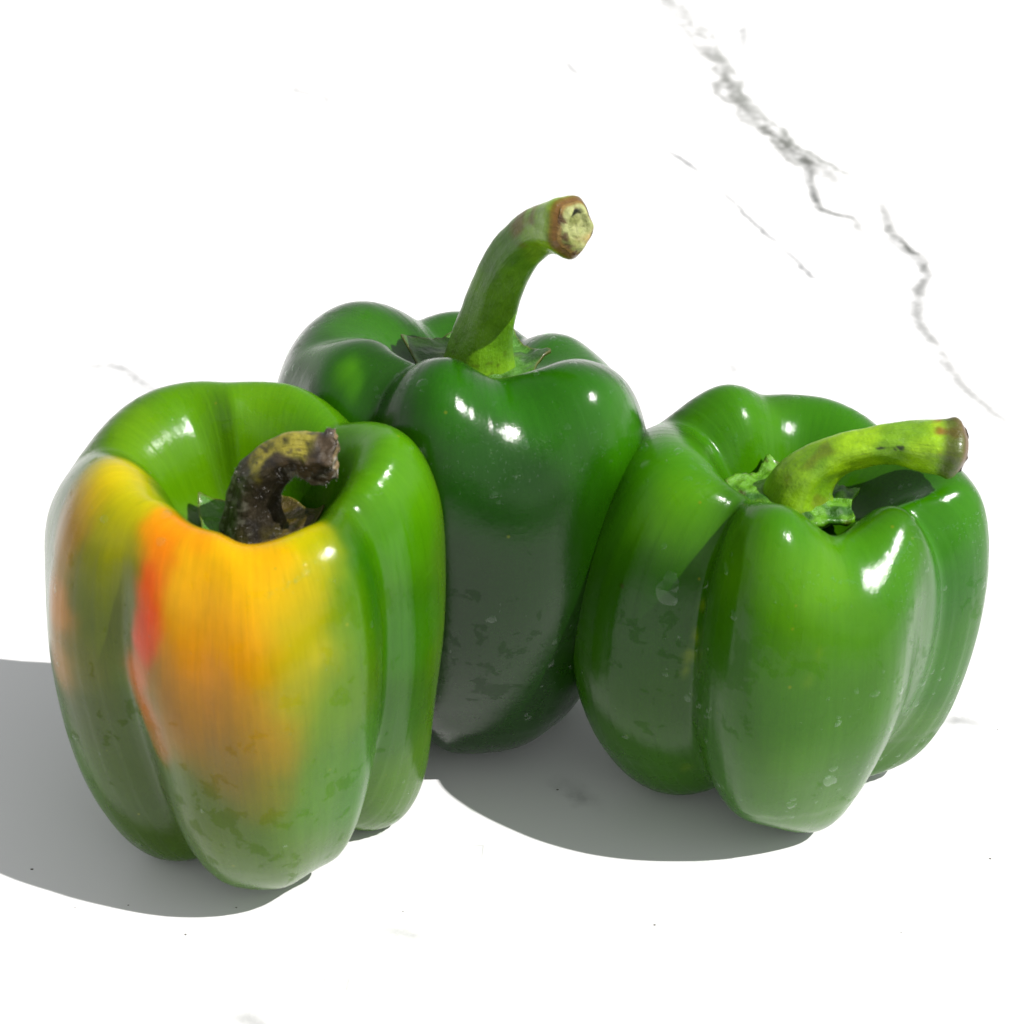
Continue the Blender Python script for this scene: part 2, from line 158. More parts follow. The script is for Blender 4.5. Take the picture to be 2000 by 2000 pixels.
def mesh_obj(name, verts, faces, mat, parent=None, smooth=True, loc=None):
    me = bpy.data.meshes.new(name)
    me.from_pydata([tuple(float(c) for c in v) for v in verts], [], faces)
    me.materials.append(mat)
    if smooth:
        me.polygons.foreach_set('use_smooth', [True] * len(me.polygons))
    me.update()
    o = bpy.data.objects.new(name, me)
    col.objects.link(o)
    if parent is not None: o.parent = parent
    if loc is not None: o.location = loc
    return o

def add_attr(o, name, arr, typ='FLOAT'):
    a = o.data.attributes.new(name, typ, 'POINT')
    key = {'FLOAT': 'value', 'FLOAT_VECTOR': 'vector', 'FLOAT_COLOR': 'color'}[typ]
    a.data.foreach_set(key, np.asarray(arr, dtype=np.float32).ravel())

def lin(c):
    c = np.asarray(c, float) / 255
    return np.where(c <= .04045, c / 12.92, ((c + .055) / 1.055) ** 2.4)

# ------------------------------------------------------------------ marble table
def marble_material():
    k = NT('white_marble')
    co = k.n('ShaderNodeTexCoord').outputs['Object']
    base = k.mix(k.ramp(k.noise(co, 6, 3), .35, .7), (.80, .80, .797), (.755, .755, .757))
    k.b.inputs['Roughness'].default_value = .5
    k.b.inputs['Specular IOR Level'].default_value = .35
    k.b.inputs['IOR'].default_value = 1.5
    w1 = k.noise(co, 55, 5, .62)
    w2 = k.noise(co, 190, 4, .6)
    patch = k.noise(co, 95, 5, .65)
    colr = base
    def strand(sd, st, amp1, amp2, off, width, tone, gain, seed, lowest=.12):
        nonlocal colr
        mp = k.n('ShaderNodeMapping'); k.set(mp.inputs[0], co); mp.inputs['Location'].default_value = (seed, seed * .7, 0)
        n1 = k.noise(mp.outputs[0], 45, 5, .6)
        n2 = k.noise(mp.outputs[0], 260, 4, .6)
        d = k.math('ADD', sd, k.math('MULTIPLY', k.math('SUBTRACT', n1, .5), amp1))
        d = k.math('ADD', d, k.math('MULTIPLY', k.math('SUBTRACT', n2, .5), amp2))
        d = k.math('ABSOLUTE', k.math('ADD', d, off))
        line = k.ramp(d, 0.0, width * 1.7, .82, 0.0)
        pn = k.noise(mp.outputs[0], 90, 5, .65)
        line = k.math('MULTIPLY', line, k.ramp(pn, .32, .56, lowest, 1))
        line = k.math('MULTIPLY', k.math('MULTIPLY', line, st), gain, clamp=True)
        colr = k.mix(line, colr, tone)
    G = (.05, .054, .04); Lg = (.10, .108, .11)
    for nm in ('main', 'branch', 'lower', 'thin', 'faint', 'loop'):
        sd = k.attr('sd_' + nm).outputs['Fac']; st = k.attr('st_' + nm).outputs['Fac']
        if nm == 'main':
            # cloudy body, then several dark wriggling strands
            halo = k.ramp(k.math('ABSOLUTE', k.math('ADD', sd, k.math('MULTIPLY', k.math('SUBTRACT', w1, .5), 1.6))), 0, 1.0, 1, 0)
            halo = k.math('MULTIPLY', k.math('MULTIPLY', halo, k.ramp(patch, .40, .62)), k.math('MULTIPLY', st, .85), clamp=True)
            colr = k.mix(halo, colr, (.22, .23, .21))
            strand(sd, st, 1.2, .45, 0, .24, G, .95, .1)
            strand(sd, st, 1.7, .5, .38, .16, G, .75, .4)
            strand(sd, st, 1.6, .6, -.42, .15, (.15, .16, .14), 1.0, .9)
        elif nm == 'branch':
            strand(sd, st, .6, .3, 0, .16, (.055, .06, .05), 1.2, .2, .3)
            strand(sd, st, .9, .3, .12, .12, Lg, .6, .7)
        elif nm == 'lower':
            strand(sd, st, .8, .3, 0, .17, (.06, .065, .055), 1.2, .3, .3)
            strand(sd, st, 1.2, .5, .15, .22, Lg, .5, .6)
        elif nm == 'thin':
            strand(sd, st, .6, .25, 0, .11, (.08, .088, .095), 1.1, .5, .3)
        elif nm == 'loop':
            strand(sd, st, .3, .16, 0, .08, Lg, .5, .5)
        else:
            strand(sd, st, .9, .35, 0, .20, Lg, .9, .8, .35)
    k.t.links.new(colr, k.b.inputs['Base Color'])
    k.t.links.new(k.bump(k.noise(co, 900, 2), .03, .0005), k.b.inputs['Normal'])
    return k.m

def build_table():
    xs = np.concatenate([[-70, -55, -44], np.arange(-36, 36.01, .4), [44, 55, 70]])
    ys = np.concatenate([[-30, -24], np.arange(-18, 62.01, .4), [75, 100, 150, 200]])
    nx, ny = len(xs), len(ys)
    X, Y = np.meshgrid(xs, ys, indexing='ij')
    top = np.stack([X, Y, np.zeros_like(X)], -1).reshape(-1, 3)
    verts = [v * CM for v in top]
    faces = [(i * ny + j, (i + 1) * ny + j, (i + 1) * ny + j + 1, i * ny + j + 1) for i in range(nx - 1) for j in range(ny - 1)]
    # rim loop -> sides and underside
    loop = [(i, 0) for i in range(nx)] + [(nx - 1, j) for j in range(1, ny)] + [(i, ny - 1) for i in range(nx - 2, -1, -1)] + [(0, j) for j in range(ny - 2, 0, -1)]
    base = len(verts)
    for i, j in loop: verts.append(np.array([xs[i], ys[j], -3.0]) * CM)
    m = len(loop)
    for q in range(m):
        a = loop[q][0] * ny + loop[q][1]; r = (q + 1) % m; b = loop[r][0] * ny + loop[r][1]
        faces.append((b, a, base + q, base + r))
    faces.append(tuple(base + q for q in range(m - 1, -1, -1)))
    o = mesh_obj('table_surface', verts, faces, marble_material(), smooth=False)
    o['kind'] = 'structure'
    P = np.concatenate([top[:, :2], np.array([[xs[i], ys[j]] for i, j in loop])])
    STR = {'main': [.5, .5, .45, .6, .75, 1, .6, 1, 1, 1, .8, .2], 'branch': [.3, .8, .8, 1, .8, .7, .3],
           'lower': [.3, .8, 1, .9, .6, .7, .6, .6, .5, .5, .35, .2],
           'thin': [.2, .6, .45, .2, .35, .9, .4, .8, .9, .3, .9]}
    acc = {}
    for v in D['veins']:
        nm, pts = v[0], np.array(v[1:])
        st = np.array((STR.get(nm) or [0.0] + [.8] * (len(pts) - 2) + [0.0])[:len(pts)], float)
        if len(st) < len(pts): st = np.pad(st, (0, len(pts) - len(st)), 'edge')
        best = np.full(len(P), 1e9); sgn = np.zeros(len(P)); sv = np.zeros(len(P))
        for a, b, s0, s1 in zip(pts[:-1], pts[1:], st[:-1], st[1:]):
            ab = b - a; L2 = ab @ ab
            t = ((P - a) @ ab) / L2; tc = np.clip(t, 0, 1)
            q = P - (a + tc[:, None] * ab); d = np.hypot(q[:, 0], q[:, 1])
            cr = ab[0] * (P[:, 1] - a[1]) - ab[1] * (P[:, 0] - a[0])
            up = d < best
            over = np.maximum(np.maximum(-t, t - 1), 0) * math.sqrt(L2)
            best = np.where(up, d, best); sgn = np.where(up, np.sign(cr), sgn)
            sv = np.where(up, (s0 + (s1 - s0) * tc) * np.clip(1 - over / .9, 0, 1), sv)
        sd = best * sgn
        if nm not in acc: acc[nm] = (sd, sv, best)
        else:
            o0 = acc[nm]; u = best < o0[2]
            acc[nm] = (np.where(u, sd, o0[0]), np.where(u, sv, o0[1]), np.where(u, best, o0[2]))
    for nm, (sd, sv, _) in acc.items():
        add_attr(o, 'sd_' + nm, np.clip(sd, -5, 5)); add_attr(o, 'st_' + nm, sv)
    return o
build_table()

# ------------------------------------------------------------------ pepper skin
def skin_material(name, seed, wet, streak=.22, bloom=.5, gain=(1, 1, 1)):
    k = NT(name)
    co = k.n('ShaderNodeTexCoord').outputs['Object']
    mp = k.n('ShaderNodeMapping'); k.set(mp.inputs[0], co); mp.inputs['Location'].default_value = (seed, seed * 1.3, -seed)
    p = mp.outputs[0]
    c = k.attr('surface_colour').outputs['Color']
    fl = k.attr('flow').outputs['Vector']
    # mottling, fine lengthwise fibres, pale pores
    n1 = k.noise(p, 75, 5, .6)
    c = k.mix(k.ramp(n1, .3, .7, 0, .35), c, k.mix(1.0, c, (.62, .70, .62), 'MULTIPLY'))
    st = k.noise(fl, 26, 6, .7)
    c = k.mix(k.ramp(st, .38, .72, 0, streak), c, k.mix(1.0, c, (1.45, 1.35, 1.3), 'MULTIPLY'))
    st2 = k.noise(fl, 60, 3, .6)
    c = k.mix(k.ramp(st2, .5, .75, 0, streak), c, k.mix(1.0, c, (.65, .72, .7), 'MULTIPLY'))
    vo = k.n('ShaderNodeTexVoronoi'); k.set(vo.inputs['Vector'], p); vo.inputs['Scale'].default_value = 260
    dot = k.math('MULTIPLY', k.ramp(vo.outputs['Distance'], .05, .11, 1, 0), k.ramp(k.n('ShaderNodeSeparateColor', i_0=vo.outputs['Color']).outputs[0], .88, .90))
    c = k.mix(k.math('MULTIPLY', dot, .45), c, (.35, .42, .16))
    vd = k.n('ShaderNodeTexVoronoi'); k.set(vd.inputs['Vector'], p); vd.inputs['Scale'].default_value = 95
    scar = k.math('MULTIPLY', k.ramp(vd.outputs['Distance'], .05, .10, 1, 0), k.ramp(k.n('ShaderNodeSeparateColor', i_0=vd.outputs['Color']).outputs[1], .93, .94))
    c = k.mix(k.math('MULTIPLY', scar, .8), c, (.05, .04, .02))
    c = k.mix(1.0, c, gain, 'MULTIPLY')
    k.t.links.new(c, k.b.inputs['Base Color'])
    # drying film: torn-edged patches without gloss haze
    isl = k.noise(p, 210, 6, .62, .3)
    reg = k.noise(p, 38, 2, .5)
    m = k.ramp(k.math('ADD', isl, k.math('MULTIPLY', reg, .55)), .90, .915)
    big = k.ramp(k.noise(p, 60, 7, .62, .5), .66, .675)
    m = k.math('MAXIMUM', m, big)
    coat = k.math('MULTIPLY_ADD', m, -bloom, wet)
    k.t.links.new(coat, k.b.inputs['Coat Weight'])
    k.b.inputs['Coat Roughness'].default_value = .11
    k.b.inputs['Coat IOR'].default_value = 1.45
    r = k.math('MULTIPLY_ADD', k.noise(p, 200, 4), .12, .22)
    k.t.links.new(k.math('ADD', r, k.math('MULTIPLY', m, .05)), k.b.inputs['Roughness'])
    k.b.inputs['IOR'].default_value = 1.42
    k.b.inputs['Specular IOR Level'].default_value = .08
    k.b.inputs['Subsurface Weight'].default_value = .12
    k.b.inputs['Subsurface Radius'].default_value = (.35, .8, .12)
    k.b.inputs['Subsurface Scale'].default_value = .004
    b = k.bump(k.noise(p, 55, 2), .25, .0012)
    b = k.bump(k.noise(p, 700, 3, .6), .10, .0004, b)
    b = k.bump(k.noise(fl, 40, 3, .6), .06, .0008, b)
    b = k.bump(m, .25, -.00012, b)
    k.t.links.new(b, k.b.inputs['Normal'])
    cb = k.bump(k.noise(p, 55, 2), .25, .0012)
    cb = k.bump(k.noise(p, 620, 5, .75), .16, .0005, cb)
    k.t.links.new(cb, k.b.inputs['Coat Normal'])
    return k.m

NTH, NS = 300, 150
SMX = None
def pepper_surface(d):
    global SMX
    ts = np.linspace(0, 1, NS)
    SMX = spline_matrix(KN, ts)
    Wt, th = theta_weights(d['rays'], NTH, 2.6)
    C = np.array(d['C'])
    pts = np.einsum('tk,jkc->jtc', SMX, np.einsum('jr,rkc->jkc', Wt, C))
    pts[:, 0, 0] = 0; pts[:, -1, 0] = 0; pts[..., 0] = np.maximum(pts[..., 0], 0)
    a = np.radians(np.arange(NTH) * 360 / NTH)[:, None]
    X = np.stack([pts[..., 0] * np.cos(a), pts[..., 0] * np.sin(a), pts[..., 1]], -1)
    return X, ts

def lumps(X, seed, amp):
    # slow irregular swelling so no two lobes are the same
    N = surf_normals(X)
    out = X.copy()
    for i in range(X.shape[0]):
        for j in range(X.shape[1]):
            v = Vector(X[i, j]) * .42 + Vector((seed, seed * 2, -seed))
            out[i, j] = X[i, j] + N[i, j] * pnoise(v) * amp
    return out

def surf_normals(X):
    du = np.roll(X, -1, 0) - np.roll(X, 1, 0); dv = np.gradient(X, axis=1)
    N = np.cross(du, dv); L = np.linalg.norm(N, axis=-1, keepdims=True)
    N = np.where(L > 1e-7, N / np.maximum(L, 1e-9), np.array([0, 0, 1.]))
    N[:, 0] = (0, 0, -1); N[:, -1] = (0, 0, 1)
    return N

def tube(path, rad, nseg=56, nlen=90, ribs=(5, .05), seed=0.0, rough=.02):
    """swept tube through path (cm); returns verts grid, frames"""
    P = np.array(path); n = len(P)
    kn = np.concatenate([[0], np.cumsum(np.linalg.norm(np.diff(P, axis=0), axis=1))]); kn /= kn[-1]
    ts = np.linspace(0, 1, nlen); M = spline_matrix(kn, ts)
    C = M @ P; R = np.interp(ts, kn, rad)
    R = np.convolve(np.pad(R, 4, 'edge'), np.ones(9) / 9, 'valid')
    Tn = np.gradient(C, axis=0); Tn /= np.linalg.norm(Tn, axis=1, keepdims=True)
    side = np.array([0, -1.0, 0])
    V = np.zeros((nlen, nseg, 3)); 
    for i in range(nlen):
        s = side - Tn[i] * (side @ Tn[i]); s /= np.linalg.norm(s); side = s
        u = np.cross(Tn[i], s)
        for j in range(nseg):
            a = 2 * math.pi * j / nseg
            rr = R[i] * (1 + ribs[1] * math.cos(ribs[0] * a + 1.0 + 1.2 * ts[i]) + .5 * ribs[1] * math.cos(2 * a + seed))
            dirn = math.cos(a) * s + math.sin(a) * u
            rr += rough * pnoise(Vector(dirn) * 1.6 + Vector((0, 0, ts[i] * 7 + seed))) * 2
            rr += rough * .6 * pnoise(Vector(dirn) * 5 + Vector((0, 0, ts[i] * 22 + seed)))
            V[i, j] = C[i] + dirn * rr
    return V, C, Tn, ts

def grid_faces(n, m, wrap=True):
    f = []
    for i in range(n - 1):
        for j in range(m if wrap else m - 1):
            f.append((i * m + j, i * m + (j + 1) % m, (i + 1) * m + (j + 1) % m, (i + 1) * m + j))
    return f

def plant_material(name, rough, coat, bumps, sss=.08, gain=(.80, .80, .5)):
    k = NT(name)
    co = k.n('ShaderNodeTexCoord').outputs['Object']
    c = k.attr('surface_colour').outputs['Color']
    n1 = k.noise(co, 420, 5, .65)
    c = k.mix(k.ramp(n1, .35, .7, 0, .55), c, k.mix(1.0, c, (.55, .6, .5), 'MULTIPLY'))
    c = k.mix(k.ramp(k.noise(co, 900, 3), .55, .75, 0, .4), c, k.mix(1.0, c, (1.5, 1.45, 1.5), 'MULTIPLY'))
    c = k.mix(1.0, c, gain, 'MULTIPLY')
    k.t.links.new(c, k.b.inputs['Base Color'])
    k.b.inputs['Roughness'].default_value = rough
    k.b.inputs['Coat Weight'].default_value = coat
    k.b.inputs['Coat Roughness'].default_value = .15
    k.b.inputs['Subsurface Weight'].default_value = sss
    k.b.inputs['Subsurface Radius'].default_value = (.5, .8, .2)
    k.b.inputs['Subsurface Scale'].default_value = .002
    fl = k.attr('flow').outputs['Vector']
    b = k.bump(k.noise(fl, 14, 4, .6), bumps, .0005)
    b = k.bump(k.noise(co, 1100, 4, .65), bumps * 1.2, .0003, b)
    k.t.links.new(b, k.b.inputs['Normal'])
    return k.m

M_STEM = plant_material('stem_skin', .36, .25, .5)
M_ROT = plant_material('withered_stem_skin', .5, .2, .9, 0, (.55, .55, .48))
M_CAL = plant_material('calyx_skin', .42, .25, .8, .08, (.66, .68, .45))
M_CUT = plant_material('cut_stem_flesh', .6, .05, 1.0, .15, (.72, .70, .66))

def nz(v, s, o=0.0):
    return pnoise(Vector(v) * s + Vector((o, o * 1.7, -o)))

def sstep(x, a, b):
    t = min(max((x - a) / (b - a), 0), 1); return t * t * (3 - 2 * t)

def mixc(a, b, f): return a + (b - a) * f

def stem_colour(kind, t, p, nrm):
    if kind == 'mid':
        c = lin((104, 158, 22)); dark = lin((44, 98, 14))
        c = mixc(c, dark, sstep(nz(p, 1.3, 3), -.15, .35) * .4 * (1 - sstep(t, .82, .9)))
        c = mixc(c, lin((140, 190, 30)), (1 - sstep(t, .05, .22)) * .6)
        c = mixc(c, lin((160, 200, 36)), sstep(t + .12 * nz(p, 2, 40), .66, .95) * .75)
        sp = sstep(nrm[2] * .5 - nrm[0] * .5 + nz(p, 3.4, 5) * .9, .35, .75) * sstep(t, .70, .76) * (1 - sstep(t, .86, .9))
        c = mixc(c, lin((122, 92, 12)), sp * .8)
        c = mixc(c, lin((120, 84, 30)), sstep(t, .955, .985))
        c = mixc(c, lin((60, 50, 16)), sstep(nz(p, 9, 9), .42, .5) * (1 - sstep(t, .1, .3)) * .6)
    elif kind == 'right':
        c = lin((160, 208, 14))
        c = mixc(c, lin((86, 142, 10)), sstep(nz(p, 1.5, 2), -.1, .4) * .6)
        c = mixc(c, lin((98, 150, 14)), (1 - sstep(t, .2, .5)) * .5)
        c = mixc(c, lin((112, 110, 20)), sstep(nz(p, 2.6, 11), .2, .5) * .5 * (1 - sstep(t, .5, .6)))
        cr = abs(nrm[2] - .28 + .35 * nz(p, 2.2, 21) + .12 * nz(p, 11, 3)); c = mixc(c, lin((20, 26, 8)), (1 - sstep(cr, .05, .11)) * sstep(t, .48, .52) * (1 - sstep(t, .70, .76)) * sstep(nz(p, 5, 33), -.05, .1))
        c = mixc(c, lin((150, 116, 14)), sstep(nz(p, 4.0, 5) * .9 + nrm[2], .7, 1.1) * sstep(t, .83, .88))
        c = mixc(c, lin((76, 78, 20)), sstep(t, .87, .92) * .85)
        c = mixc(c, lin((104, 78, 50)), sstep(t, .955, .985))
    else:
        c = lin((60, 50, 36))
        c = mixc(c, lin((84, 74, 60)), sstep(nz(p, 5, 1), 0, .45) * .8)
        c = mixc(c, lin((112, 104, 20)), (1 - sstep(t, .12, .3)) * .7 * sstep(nz(p, 3, 7), -.3, .2))
        top = sstep(nrm[2] * .9 - nrm[1] * .25 + nz(p, 2.5, 4) * .35, .35, .55) * sstep(t, .54, .60) * (1 - sstep(t, .84, .92))
        yl = mixc(lin((196, 184, 66)), lin((120, 116, 30)), sstep(nz(p, 6, 14), -.1, .4))
        c = mixc(c, yl, top * (1 - .8 * sstep(nz(p, 11, 4), .3, .45)))
        br = (1 - top) * sstep(t, .66, .82)
        c = mixc(c, lin((96, 76, 52)), br * .85)
        c = mixc(c, lin((196, 190, 184)), sstep(nz(p, 6, 8) * .6 - nrm[2] * .5, .25, .45) * sstep(t, .62, .7) * .8)
        c = mixc(c, lin((30, 24, 24)), sstep(nz(p, 4, 6), .2, .4) * .7 * (1 - top))
        c = mixc(c, lin((150, 146, 138)), sstep(nz(p, 8, 2) - nrm[0] * .5, .35, .6) * (1 - sstep(t, .5, .6)) * .7)
    return c

def with_attrs(o, cols, flow):
    add_attr(o, 'surface_colour', np.concatenate([np.array(cols), np.ones((len(cols), 1))], 1), 'FLOAT_COLOR')
    add_attr(o, 'flow', flow, 'FLOAT_VECTOR')

def build_stem(root, kind, d, ribs, rough):
    S = np.array(d['stem']); V, C, Tn, ts = tube(S[:, :3], S[:, 3] * (1.14 if kind == 'left' else 1.0), ribs=ribs, rough=rough, seed={'left': 1.3, 'mid': 4.1, 'right': 7.7}[kind])
    n, m = V.shape[:2]
    # collar swelling just before the cut, ragged end
    for i in range(n):
        t = ts[i]
        g = {'left': 0, 'mid': .06, 'right': .12}[kind] * math.exp(-((t - .955) / .03) ** 2)
        cut = sstep(t, .975, 1.0)
        V[i] = C[i] + (V[i] - C[i]) * (1 + g - .14 * cut)
    if kind == 'left':      # torn slanting end: upper side reaches further, underside shrivelled
        for i in range(n):
            for j in range(m):
                w = V[i, j] - C[i]
                if ts[i] > .7:
                    f = sstep(ts[i], .7, 1.0)
                    V[i, j] += Tn[i] * (w[2] * .3 * f + .12 * f * nz(V[i, j], 5, 3)) + w * .18 * nz(V[i, j], 7, 4) * f
    nr = np.zeros_like(V)
    nr = V - C[:, None, :]; nr /= np.linalg.norm(nr, axis=-1, keepdims=True)
    cols = [stem_colour(kind, ts[i], V[i, j], nr[i, j]) for i in range(n) for j in range(m)]
    flow = [(math.cos(2 * math.pi * j / m) * .6, math.sin(2 * math.pi * j / m) * .6, ts[i] * .5) for i in range(n) for j in range(m)]
    o = mesh_obj('stem', V.reshape(-1, 3) * CM, grid_faces(n, m), M_ROT if kind == 'left' else M_STEM, root)
    with_attrs(o, cols, flow)
    # the cut face: ring of woody skin, sunken pith
    e = V[-1]; cc = C[-1] if kind != 'left' else e.mean(0); tn = Tn[-1]
    K = 14; vs = []; cs = []; fl = []
    for q in range(K + 1):
        f = 1 - q / K
        for j in range(m):
            w = e[j] - cc
            h = {'mid': .16, 'right': .07, 'left': .05}[kind]
            prof = h * (math.sin(min((1 - f) * 3.2, math.pi / 2)) - .0)
            if kind != 'left': prof = prof * (1 if f > .72 else 1 - .9 * sstep(.72 - f, 0, .3))
            v = cc + w * f + tn * (prof + .05 * nz(cc + w * f, 4, 9) + .03 * nz(cc + w * f, 11, 2) * (1 if q else 0))
            vs.append(v)
            ww = np.array(v)
            if kind == 'mid':
                pale = lin((190, 198, 132)); ring = lin((150, 116, 44)); rust = lin((196, 134, 50))
                c = mixc(pale, lin((132, 140, 60)), sstep(nz(ww, 3.5, 1), .0, .4) * .8)
                c = mixc(c, rust, sstep(w[0] * f * 1.5 + nz(ww, 3, 5) * .5, .1, .5) * .75)
                c = mixc(c, ring, sstep(f, .84, .95))
                c = mixc(c, lin((96, 66, 24)), sstep(nz(ww, 7, 8), .2, .4) * sstep(f, .6, .8))
                hole = math.hypot(w[0] * f + .02, w[2] * f - .26)
                c = mixc(c, lin((14, 18, 14)), 1 - sstep(hole + .05 * nz(ww, 12, 3), .06, .09))
                if hole < .09: vs[-1] = v - tn * .05
            elif kind == 'right':
                c = mixc(lin((196, 158, 112)), lin((120, 84, 54)), sstep(nz(ww, 6, 1), -.1, .3))
                c = mixc(c, lin((70, 44, 28)), sstep(f, .7, .86))
            else:
                c = mixc(lin((150, 128, 96)), lin((56, 44, 38)), sstep(nz(ww, 5, 1), -.1, .3))
                c = mixc(c, lin((200, 196, 190)), sstep(nz(ww, 7, 4), .2, .4) * .8)
            cs.append(c); fl.append((ww[0], ww[1], ww[2]))
    o2 = mesh_obj('cut_end', np.array(vs) * CM, grid_faces(K + 1, m), M_CUT, o)
    with_attrs(o2, cs, fl)
    return o

def build_calyx(root, kind, cx, cy, z0, tips, bump, thick=.05):
    """tips: (azimuth, radius, lift) of the pointed lobes; between them the edge runs in"""
    nr_, na = 26, 150
    vs, cs, fl = [], [], []
    tips = sorted((a % 360, r, l) for a, r, l in tips)
    for i in range(nr_):
        f = i / (nr_ - 1)
        for j in range(na):
            a = j * 360 / na
            Rr, lift = 0, 0
            for q, (ta, tr, tl) in enumerate(tips):
                nb = tips[(q + 1) % len(tips)]; sp = (nb[0] - ta) % 360 or 360; x = ((a - ta) % 360)
                if x <= sp:
                    y = x / sp
                    edge = abs(2 * y - 1) ** 2.2
                    Rr = (tr + (nb[1] - tr) * y) * (.80 + .20 * edge)
                    lift = (tl + (nb[2] - tl) * y) * (.45 + .55 * edge ** 1.5)
                    break
            Rr *= 1 + .05 * nz((math.cos(math.radians(a)) * 2, math.sin(math.radians(a)) * 2, 0), 1.5, 2)
            r = .25 + (Rr - .25) * f
            x, y = cx + r * math.cos(math.radians(a)), cy + r * math.sin(math.radians(a))
            bn = nz((x, y, 0), 2.6, 5) * bump + nz((x, y, 0), 6.0, 1) * bump * .5
            z = z0 + .16 * (1 - f) ** 1.5 + lift * f ** 2.6 + bn * (.3 + .7 * f)
            vs.append((x, y, z))
            w = np.array((x, y, z))
            if kind == 'left':
                gr = lin((84, 148, 24)); br = lin((92, 74, 18))
                side = sstep(x - cx + nz(w, 2, 3) * .5, -.55, -.15)
                c = mixc(gr, br, side); c = mixc(c, lin((26, 22, 20)), sstep(nz(w, 3, 6), 0, .3) * side * .8)
                c = mixc(c, lin((140, 130, 60)), sstep(f, .92, 1) * .6)
            elif kind == 'mid':
                c = mixc(lin((84, 148, 30)), lin((50, 100, 24)), sstep(nz(w, 2, 6), -.1, .3))
                c = mixc(c, lin((104, 92, 40)), sstep(f, .95, .99) * .8)
                c = mixc(c, lin((120, 170, 30)), (1 - sstep(f, .3, .6)) * .6)
            else:
                c = mixc(lin((110, 178, 14)), lin((56, 120, 10)), sstep(nz(w, 3, 6), -.1, .3))
                c = mixc(c, lin((80, 70, 20)), sstep(nz(w, 5, 9), .25, .4) * sstep(f, .6, .9) * .8)
            cs.append(c); fl.append((x, y, z))
    # underside gives it thickness
    top_n = len(vs)
    for i in (nr_ - 1,):
        pass
    und = [(x, y, z - thick * (1.0 if k < top_n else 1)) for k, (x, y, z) in enumerate(vs)]
    faces = [tuple(f) for f in grid_faces(nr_, na)]
    faces += [tuple(reversed([q + top_n for q in f])) for f in grid_faces(nr_, na)]
    e = (nr_ - 1) * na
    for j in range(na):
        k2 = (j + 1) % na
        faces.append((e + j, e + j + top_n, e + k2 + top_n, e + k2)[::-1])
    o = mesh_obj('calyx', np.array(vs + und) * CM, faces, M_CAL, root)
    with_attrs(o, cs + cs, fl + fl)
    return o

# ------------------------------------------------------------------ water
def water_material():
    k = NT('water')
    t = k.t
    tr = k.n('ShaderNodeBsdfTransparent'); tr.inputs[0].default_value = (.96, 1, .96, 1)
    gl = k.n('ShaderNodeBsdfGlossy'); gl.inputs['Roughness'].default_value = .04
    fr = k.n('ShaderNodeFresnel'); fr.inputs['IOR'].default_value = 1.4
    mx = k.n('ShaderNodeMixShader')
    ge = k.n('ShaderNodeNewGeometry')
    k.set(mx.inputs[0], k.math('MULTIPLY', fr.outputs[0], k.math('SUBTRACT', 1.0, ge.outputs['Backfacing']))); t.links.new(tr.outputs[0], mx.inputs[1]); t.links.new(gl.outputs[0], mx.inputs[2])
    t.links.new(mx.outputs[0], k.out.inputs['Surface'])
    return k.m
M_WATER = water_material()

def drop_geo(P, N, r, aspect, ang, h, rng, seg=14, rings=5):
    up = Vector((0, 0, 1)); N = Vector(N)
    t1 = N.cross(up)
    if t1.length < .1: t1 = N.cross(Vector((1, 0, 0)))
    t1.normalize(); t2 = N.cross(t1)
    ph = [rng.uniform(0, 6.28) for _ in range(3)]
    vs = []
    for q in range(rings + 1):
        f = q / rings
        for s in range(seg):
            a = 2 * math.pi * s / seg
            w = r * (1 + .13 * math.cos(2 * a + ph[0]) + .10 * math.cos(3 * a + ph[1]) + .05 * math.cos(5 * a + ph[2]))
            rad = w * math.cos(f * math.pi / 2) if q else w * 1.04
            x = rad * math.cos(a) ; y = rad * math.sin(a) * aspect
            xr = x * math.cos(ang) - y * math.sin(ang); yr = x * math.sin(ang) + y * math.cos(ang)
            z = h * math.sin(f * math.pi / 2) - (.012 if q == 0 else 0)
            vs.append(Vector(P) + t1 * xr + t2 * yr + N * z)
    fs = grid_faces(rings + 1, seg)
    return vs, fs

